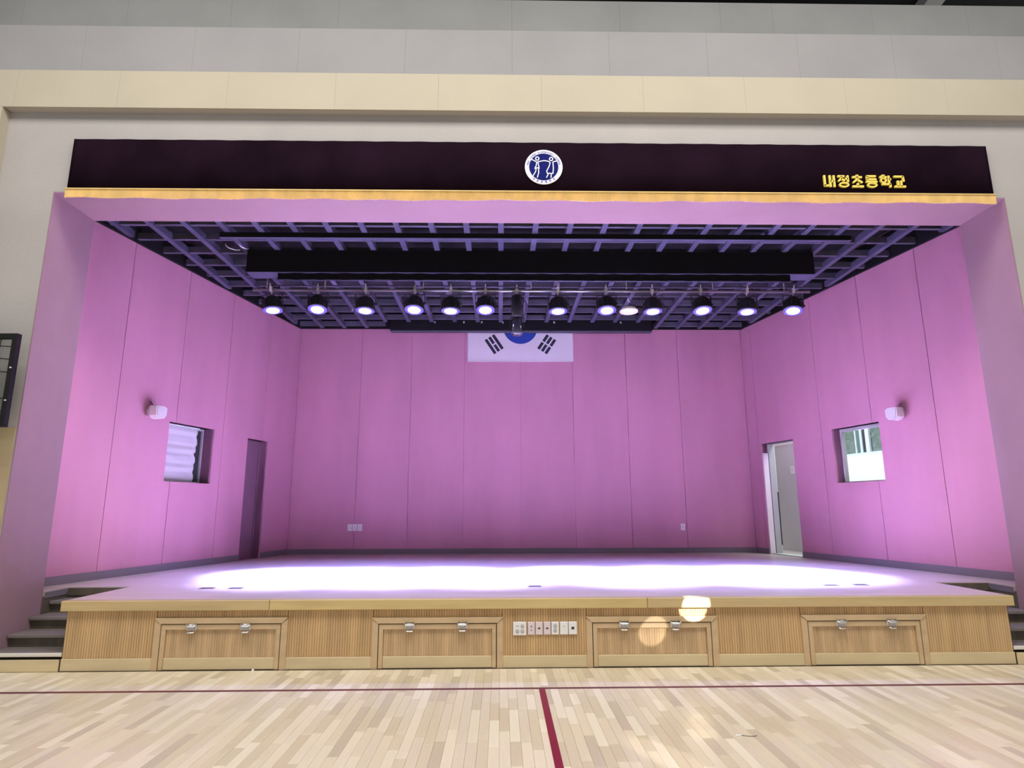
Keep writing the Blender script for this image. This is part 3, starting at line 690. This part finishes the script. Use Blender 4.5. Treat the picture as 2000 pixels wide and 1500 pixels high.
mh = thing('hanging_fixture', 'dark unlit fixture with glossy lower barrel hanging at the middle of the batten', 'stage fixture', (0.05, YBT, ZBT))
c = MB(); c.box(-0.025, 0.025, -0.036, -0.0245, -0.035, 0.05); c.box(-0.025, 0.025, -0.036, 0.036, 0.026, 0.05); c.box(-0.025, 0.025, 0.0245, 0.036, -0.035, 0.05); c.tube([(0, -0.03, 0.05), (0, -0.03, 0.10)], 0.012, 6); c.tube([(0, 0, -0.026), (0, 0, -0.08)], 0.013, 8)
c.build('hook_clamp', m_clamp, mh)
MB().lathe([(0.06, -0.08), (0.088, -0.095), (0.092, -0.44), (0.080, -0.465)], 20).build('housing', m_can, mh)
y = MB(); y.box(-0.115, -0.105, -0.02, 0.02, -0.62, -0.40); y.box(0.105, 0.115, -0.02, 0.02, -0.62, -0.40); y.box(-0.115, 0.115, -0.02, 0.02, -0.478, -0.468)
y.build('yoke', m_can, mh)
MB().lathe([(0.062, -0.485), (0.085, -0.50), (0.088, -0.70), (0.078, -0.765)], 20).build('barrel', m_glass, mh)
MB().lathe([(0.092, -0.715), (0.095, -0.72), (0.095, -0.74), (0.09, -0.745)], 20).build('collar', m_slat2, mh)
MB().tube([(0.09, 0.05, -0.1), (0.16, 0.03, -0.2), (0.14, 0.02, -0.42)], 0.008, 6).build('power_cable', m_slat, mh)

dl = thing('round_ceiling_lamp', 'round white lamp under the slatted ceiling between two lit spotlights', 'ceiling lamp', (2.32, 4.93, ZC))
MB().lathe([(0.14, -0.001), (0.14, -0.055)], 28).build('canopy', m_white, dl)
MB().lathe([(0.175, -0.056), (0.182, -0.075), (0.170, -0.098), (0.10, -0.118), (0.02, -0.122)], 32).build('diffuser', m_lampw, dl)

# ---------------------------------------------------------------- wall speakers, outlets
def speaker(W, s_, z, sgn, label):
    P = W.p(s_, 0, z); ang = math.atan2(W.t.y, W.t.x)
    t = thing('wall_speaker', label, 'speaker', P, (0, 0, ang), group='white wall speakers')
    # local x along the wall (towards the stage back), local y: +-d ; inside of the room is -n
    inn = -1 if W is WL else 1
    iny = -1 if W is WL else 1
    MB().box(-0.045, 0.045, *sorted((0.001 * iny, 0.02 * iny)), -0.05, 0.05).build('wall_plate', m_speaker, t)
    MB().tube([(0, 0.02 * iny, 0), (0.0, 0.07 * iny, 0.0)], 0.018, 8).build('bracket', m_dark, t)
    c = MB(); d0 = 0.07
    prof = [(-0.115, 0.085), (-0.06, 0.10), (0.06, 0.10), (0.115, 0.07), (0.11, -0.04), (0.07, -0.095), (0.0, -0.11), (-0.07, -0.105), (-0.112, -0.06)]
    i = len(c.v); n = len(prof)
    c.v += [(x * 0.8, d0 * iny, zz * 0.85) for x, zz in prof] + [(x, (d0 + 0.05) * iny, zz) for x, zz in prof] + [(x * 0.94, (d0 + 0.15) * iny, zz * 0.9) for x, zz in prof]
    for a in range(2):
        for k in range(n): c.f.append((i + a * n + k, i + a * n + (k + 1) % n, i + a * n + n + (k + 1) % n, i + a * n + n + k)); c.sm.append(False); c.mi.append(0)
    c.f += [tuple(range(i, i + n)), tuple(range(i + 2 * n, i + 3 * n))]; c.sm += [False] * 2; c.mi += [0] * 2
    c.build('cabinet', m_speaker, t)
    g = MB(); g.v = [(x * 0.82, (d0 + 0.151) * iny, zz * 0.78) for x, zz in prof] + [(x * 0.80, (d0 + 0.160) * iny, zz * 0.76) for x, zz in prof]
    for k in range(n): g.f.append((k, (k + 1) % n, n + (k + 1) % n, n + k))
    g.f += [tuple(range(n)), tuple(range(n, 2 * n))]; g.sm = [False] * len(g.f); g.mi = [0] * len(g.f)
    g.build('grille', mat('speaker_grille', (0.66, 0.62, 0.66), 0.7), t)
    MB().tube([(0.0, 0.03 * iny, 0.05), (0.01, 0.045 * iny, 0.12), (0.0, 0.005 * iny, 0.17)], 0.006, 6).build('cable', m_dark, t)
speaker(WL, 1.33, 3.02, 1, 'small white speaker on the pink left wall above the blind')
speaker(WR, 1.36, 3.00, -1, 'small white speaker on the pink right wall above the open window')
for k, (a, b, l) in enumerate(((-3.385, -3.295, 'left of three white outlets low on the pink back wall'), (-3.282, -3.192, 'middle of three white outlets low on the pink back wall'), (-3.178, -3.085, 'right of three white outlets low on the pink back wall'), (3.553, 3.645, 'single white outlet low on the pink back wall, right half'))):
    z = 1.212 if k < 3 else 1.198
    t = thing('wall_outlet', l, 'outlet', ((a + b) / 2, YB, z), group='outlets on the back wall')
    h = (b - a) / 2
    MB().bevbox(-h, h, -0.014, -0.001, -0.068, 0.068, 0.006).build('plate', m_white, t)
    MB().bevbox(-h * 0.55, h * 0.55, -0.018, -0.0145, -0.042, 0.042, 0.002).build('socket_face', m_pinkw, t)

# ---------------------------------------------------------------- left window with blind, left door
def wthing(name, label, cat, W, u, d, z): 
    return thing(name, label, cat, W.p(u, d, z), (0, 0, math.atan2(W.t.y, W.t.x)))
w1 = WL.box(MB(), 1.77, 2.83, 0.235, 0.25, 2.02, 2.945).build('window_1', m_pane, kind='structure')
f = MB()
for a, b, c, d in ((1.77, 2.83, 2.02, 2.05), (1.77, 2.83, 2.915, 2.945), (1.77, 1.80, 2.05, 2.915), (2.80, 2.83, 2.05, 2.915), (2.29, 2.32, 2.05, 2.915)): WL.box(f, a, b, 0.205, 0.234, c, d)
f.build('window_frame', m_dframe, w1)
bl = wthing('window_blind', 'white rippled cloth blind in the window recess of the left wall', 'blind', WL, 1.79, 0.165, 2.04)
mb = MB(); n = 56; wd = 0.82; ht = 0.885
for k in range(n + 1):
    z = ht * k / n; off = 0.016 * abs(math.sin(math.pi * 6.0 * k / n)) + 0.003 * math.sin(k)
    e2 = wd + 0.012 * math.sin(k * 0.35) - (0.02 if k < n * 0.55 else 0)
    for q in range(9):
        mb.v.append((e2 * q / 8, -off - 0.004 * math.sin(q * 1.3 + k * 0.2), z))
    for q in range(9): mb.v.append((e2 * q / 8, 0.012 - off, z))
W_ = 18
for k in range(n):
    for q in range(8):
        a = k * W_ + q; mb.f.append((a, a + 1, a + W_ + 1, a + W_)); a += 9; mb.f.append((a + 1, a, a + W_, a + W_ + 1)); mb.sm += [True] * 2; mb.mi += [0] * 2
    for q in (0, 8): a = k * W_ + q; mb.f.append((a, a + W_, a + W_ + 9, a + 9)); mb.sm.append(False); mb.mi.append(0)
mb.build('cloth', m_blind, bl)
MB().box(0, 0.86, -0.02, 0.025, ht + 0.001, ht + 0.018).build('head_rail', m_white, bl)
MB().box(0.0, 0.80, -0.008, 0.014, -0.016, -0.001).build('bottom_bar', m_white, bl)
d1 = WL.box(MB(), 3.80, 4.42, 0.19, 0.23, ZS + 0.004, 2.885).build('door_1', m_doorl, kind='structure')
f = MB()
for a, b, c, d in ((3.781, 3.799, ZS, 2.899), (4.421, 4.439, ZS, 2.899), (3.80, 4.42, 2.886, 2.899)): WL.box(f, a, b, 0.17, 0.235, c, d)
f.build('door_frame', m_doorl, d1)
hd = MB(); hd.tube([WL.p(3.87, 0.189, 1.62), WL.p(3.87, 0.14, 1.62), WL.p(3.97, 0.14, 1.62)], 0.010, 8); hd.build('door_handle', m_steel, d1)

# ---------------------------------------------------------------- room behind the right wall, its window, the open door
w2 = MB()
for a, b, c, d in ((1.842, 1.87, 2.012, 2.948), (2.86, 2.888, 2.012, 2.948), (1.871, 2.859, 2.012, 2.030), (1.871, 2.859, 2.90, 2.948)): WR.box(w2, a, b, 0.16, 0.235, c, d)
w2.build('window_2', m_dframe, kind='structure')
w3 = MB()
for a, b, c, d in ((3.942, 3.985, ZS, 2.888), (4.895, 4.938, ZS, 2.888), (3.986, 4.894, 2.877, 2.888)): WR.box(w3, a, b, 0.135, 0.26, c, d)
d2 = w3.build('door_2', m_dframe, kind='structure')
WR.box(MB(), 4.905, 4.938, 0.004, 0.120, ZS, 2.70).build('door_lining', m_pinkcase, d2)
WR.box(MB(), 3.99, 4.89, 0.02, 0.25, ZS + 0.001, ZS + 0.012).build('threshold', m_partition, d2)
rf = WR.box(MB(), -0.4, 9.5, 0.252, 2.70, ZS - 0.06, ZS).build('floor_side_room', m_deck, kind='structure')
fw = MB(); WR.slab(fw, -0.4, 9.5, 2.50, 2.70, ZS, 4.4, [(3.95, 6.1, 2.69, 3.9)]); far = fw.build('wall_side_room', m_roomw, kind='structure')
f = MB()
for a, b, c, d, e0, e1 in ((3.95, 6.1, 2.69, 2.76, 2.52, 2.62), (3.95, 6.1, 3.84, 3.9, 2.52, 2.62), (3.95, 4.02, 2.761, 3.839, 2.52, 2.62), (6.03, 6.1, 2.761, 3.839, 2.52, 2.62),
                   (4.76, 4.86, 2.761, 3.839, 2.52, 2.57), (5.02, 5.075, 2.761, 3.839, 2.575, 2.62), (5.19, 5.22, 2.761, 3.839, 2.575, 2.62)): WR.box(f, a, b, e0, e1, c, d)
w4 = f.build('window_3', m_sash, kind='structure')
gp = MB(); WR.box(gp, 4.861, 5.019, 2.60, 2.615, 2.72, 3.83); gp.build('dark_pane', m_pane, w4)
gp = MB(); WR.box(gp, 5.076, 5.189, 2.595, 2.60, 2.762, 3.83); gp.build('dark_pane', mat('grey_green_pane', (0.12, 0.18, 0.18), 0.2), w4)
pt = wthing('partition_panel', 'pale grey partition standing behind the open right doorway', 'partition', WR, 4.3, 1.0, ZS)
MB().box(0, 1.555, -0.05, 0.0, 0.0, 2.27).build('panel', m_partition, pt)
MB().box(0, 1.555, -0.06, 0.006, 2.271, 2.31).build('top_rail', m_white, pt)
MB().box(1.556, 1.575, -0.05, 0.0, 0.0, 2.31).build('edge_strip', m_dframe, pt)
sw = wthing('light_switch', 'small white switch plate on the grey partition behind the doorway', 'switch', WR, 5.32, 0.999, 2.39)
MB().box(-0.055, 0.055, 0.001, 0.014, -0.08, 0.08).build('plate', m_white, sw)
MB().box(-0.02, 0.02, 0.0145, 0.02, -0.035, 0.035).build('rocker', m_pinkw, sw)
cb = wthing('dark_cabinet', 'narrow dark cabinet glimpsed through the gap behind the doorway', 'cabinet', WR, 7.5, 2.47, ZS)
MB().box(0, 1.1, 0.03, 0.45, 0.05, 1.30).build('body', m_black, cb)
MB().box(0.02, 0.545, 0.4505, 0.47, 0.07, 1.28).build('door', m_dark, cb); MB().box(0.555, 1.08, 0.4505, 0.47, 0.07, 1.28).build('door', m_dark, cb)
MB().box(0.03, 1.07, 0.06, 0.42, 0.0, 0.049).build('plinth', m_black, cb)
for a, b in ((4.021, 4.759), (5.221, 6.029)):
    gp = MB(); WR.box(gp, a, b, 2.590, 2.596, 2.762, 3.838); gp.build('window_pane', mat('clear_pane', (0.80, 0.95, 0.97), 0.02, trans=1.0), w4)
# trees outside the side-room window
for k, (u_, d_, z_, r_, lab) in enumerate(((7.9, 5.5, 3.75, 1.4, 'green leafy tree outside the side-room window, right part of the panes'), (10.7, 7.8, 4.2, 1.5, 'green leafy tree outside the side-room window, left part of the panes'))):
    t = wthing('leafy_tree', lab, 'tree', WR, u_, d_, 0.0)
    cr = MB()
    for q in range(560):
        a, b = random.uniform(0, 6.283), math.acos(random.uniform(-1, 1)); rr_ = r_ * random.uniform(0.55, 1.0)
        p = Vector((rr_ * math.sin(b) * math.cos(a), rr_ * math.sin(b) * math.sin(a), z_ + rr_ * math.cos(b)))
        e1 = Vector((random.gauss(0, 1), random.gauss(0, 1), random.gauss(0, 1))).normalized(); e2 = e1.orthogonal().normalized(); h = random.uniform(0.12, 0.26)
        i = len(cr.v); cr.v += [tuple(p - e1 * h), tuple(p + e2 * h * .5), tuple(p + e1 * h), tuple(p - e2 * h * .5)]
        cr.f.append((i, i + 1, i + 2, i + 3)); cr.sm.append(False); cr.mi.append(0)
    o = cr.build('foliage', m_leaf, t); o['kind'] = 'stuff'
    MB().tube([(0, 0, 0), (0.05, 0.02, z_ * 0.5), (0, 0, z_)], [0.14, 0.11, 0.05], 8).build('trunk', m_riser, t)

# ---------------------------------------------------------------- black framed glazed panel at the left edge
bb = thing('black_framed_panel', 'black metal framed glazed panel with thin wires left of the stage opening', 'panel', (-6.15, -0.26, 2.445))
XR_, H_ = 0.778, 1.0
fm = MB()
fm.box(-0.9, XR_, -0.03, 0.03, 0.945, H_); fm.box(-0.9, XR_, -0.03, 0.03, 0.0, 0.05); fm.box(XR_ - 0.052, XR_, -0.03, 0.03, 0.051, 0.944); fm.box(-0.9, -0.85, -0.03, 0.03, 0.051, 0.944)
fm.build('frame', m_wire, bb)
MB().box(-0.849, XR_ - 0.053, 0.004, 0.010, 0.051, 0.944).build('glass', m_glassclear, bb)
for z, s in ((0.86, 1), (0.72, 1), (0.58, 1), (0.30, .6), (0.16, .4)): MB().tube([(-0.84, -0.006, z + 0.16 * s), (XR_ - 0.054, -0.006, z)] if z + 0.16 * s < 0.94 else [(-0.30, -0.006, z + 0.06), (XR_ - 0.054, -0.006, z)], 0.005, 5).build('wire', m_wire, bb)
for x in (0.12, 0.36, 0.60): MB().tube([(x - 0.03, -0.014, 0.052), (x, -0.014, 0.943)], 0.005, 5).build('wire', m_wire, bb)
MB().tube([(-0.84, -0.02, 1.35), (0.45, -0.02, 1.0)], 0.006, 5).build('stay_cable', m_wire, bb)
for z in (0.27, 0.62): MB().box(XR_ - 0.03, XR_ - 0.012, -0.036, -0.0305, z, z + 0.012).build('rivet', m_clamp, bb)
for z in (0.2, 0.8): MB().box(-0.5, -0.44, 0.0305, 0.058, z, z + 0.06).build('wall_bracket', m_wire, bb)

# ---------------------------------------------------------------- hall floor of maple planks
floor = MB().box(-9.5, 9.5, -14, 0.74, -0.10, -0.016).build('floor', m_subfloor, kind='structure')
PW = 0.0755; LENS = [0.30, 0.42, 0.55, 0.70, 0.85, 1.05]
pm = {}
def plank_mesh(li, mi):
    if (li, mi) not in pm:
        L = LENS[li]; mb = MB(); x, b = PW - 0.0012, 0.0012
        i = 0; mb.v = [(0, 0, -0.0155), (x, 0, -0.0155), (x, L - .0012, -0.0155), (0, L - .0012, -0.0155), (0, 0, -b), (x, 0, -b), (x, L - .0012, -b), (0, L - .0012, -b), (b, b, 0), (x - b, b, 0), (x - b, L - .0012 - b, 0), (b, L - .0012 - b, 0)]
        mb.f = [(0, 1, 5, 4), (1, 2, 6, 5), (2, 3, 7, 6), (3, 0, 4, 7), (4, 5, 9, 8), (5, 6, 10, 9), (6, 7, 11, 10), (7, 4, 8, 11), (8, 9, 10, 11)]
        mb.sm = [False] * 9; mb.mi = [0] * 9
        pm[(li, mi)] = mb.mesh('plank', m_planks[mi])
    return pm[(li, mi)]
allp = []
for r_ in range(-112, 118):
    x = r_ * PW; y = -0.032
    y -= random.uniform(0, 0.5) * 0 
    first = True
    while y > -4.3:
        li = random.choices(range(6), (2, 3, 4, 4, 3, 2))[0]; L = LENS[li]
        mi = random.choices(range(7), (5, 4, 4, 2, 4, 3, 3))[0]
        if first: L0 = random.uniform(0.12, LENS[li]); first = False; allp.append((x, y - L0, L0, li, mi, True)); y -= L0; continue
        allp.append((x, y - L, L, li, mi, False)); y -= L
def seen(p):
    x, y, L = p[0], p[1] + p[2] * 0.5, p[2]
    dy = y + 6.77723
    v = 1.6 / dy
    vis = v < math.tan(R(20.9)) and abs(x + 0.22) < dy * 0.845
    return (L / dy ** 3) if vis else 0
full = sorted([p for p in allp if not p[5] and seen(p) > 0], key=lambda p: -seen(p))
single = full[:298]; sset = set(id(p) for p in single)
for p in single:
    o = bpy.data.objects.new('plank', plank_mesh(p[3], p[4])); C.objects.link(o); o.parent = floor; o.location = (p[0], p[1], 0)
rest = MB()
for p in allp:
    if id(p) in sset: continue
    x0, x1, y0, y1 = p[0], p[0] + PW - 0.0012, p[1], p[1] + p[2] - 0.0012
    i = len(rest.v); rest.v += [(x0, y0, -0.0155), (x1, y0, -0.0155), (x1, y1, -0.0155), (x0, y1, -0.0155), (x0, y0, 0), (x1, y0, 0), (x1, y1, 0), (x0, y1, 0)]
    for q in ((4, 5, 6, 7), (0, 1, 5, 4), (1, 2, 6, 5), (2, 3, 7, 6), (3, 0, 4, 7)): rest.f.append(tuple(i + k for k in q)); rest.sm.append(False); rest.mi.append(p[4])
rest.build('planks', m_planks, floor, kind='stuff')
MB().box(-9, 9, -14, -4.35, -0.0155, -0.002).build('far_boards', m_planks[0], floor)
def lineobj(P, m_):
    mb = MB(); mb.quadbox([(x, y, 0.0002) for x, y in P] + [(x, y, 0.0012) for x, y in P]); return mb.build('court_line', m_, floor)
lineobj([(-8.6, -0.775), (8.7, -0.755), (8.7, -0.705), (-8.6, -0.725)], m_line2)
lineobj([(0.120, -4.3), (0.176, -4.3), (0.183, -0.766), (0.127, -0.766)], m_line)
sp = thing('paper_scrap', 'white scrap of paper with a bit of string on the hall floor', 'litter', (1.48, -1.97, 0.001))
MB().quadbox([(-0.02, -0.012, 0), (0.022, -0.008, 0), (0.018, 0.012, 0), (-0.018, 0.008, 0), (-0.02, -0.012, 0.004), (0.022, -0.008, 0.007), (0.018, 0.012, 0.005), (-0.018, 0.008, 0.004)]).build('scrap', m_paper, sp)
MB().tube([(0.022, 0, 0.003), (0.06, -0.02, 0.003), (0.10, -0.025, 0.003), (0.13, -0.01, 0.003)], 0.002, 5).build('string', m_dark, sp)
s2 = MB().quadbox([(-0.012, -0.008, 0.0005), (0.012, -0.008, 0.0005), (0.010, 0.008, 0.0005), (-0.010, 0.008, 0.0005), (-0.010, -0.006, 0.02), (0.008, -0.008, 0.028), (0.007, 0.004, 0.024), (-0.008, 0.006, 0.018)])
o = s2.build('paper_crumb', m_paper, None, (-2.705, -0.055, 0)); tag(o, 'tiny white crumb of paper at the foot of the leftmost hatch', 'litter')

for (p, q), l in zip((((-4.35, 2.03), (-4.19, 2.17)), ((-4.13, 1.98), (-4.04, 2.12)), ((-3.19, 5.14), (-3.13, 4.99)), ((2.19, 4.39), (2.27, 4.55))), ('pale loose cable end hanging by the left edge of the slatted ceiling', 'pale loose cable end left of the big border box', 'pale loose cable end behind the third spotlight from the left', 'pale loose cable end just above the white round ceiling lamp')):
    t = thing('cable_end', l, 'cable', ((p[0] + q[0]) / 2, (p[1] + q[1]) / 2, ZC), group='loose cable ends under the ceiling')
    a, b = (p[0] - q[0]) / 2, (p[1] - q[1]) / 2
    MB().tube([(a, b, -0.001), (a * 0.5, b * 0.5, -0.030), (-a * 0.4, -b * 0.4, -0.034), (-a, -b, -0.014)], 0.006, 6).build('cable', m_clamp, t)
    MB().tube([(a, b, 0.0), (a, b, 0.03)], 0.010, 6).build('clip', m_slat, t)
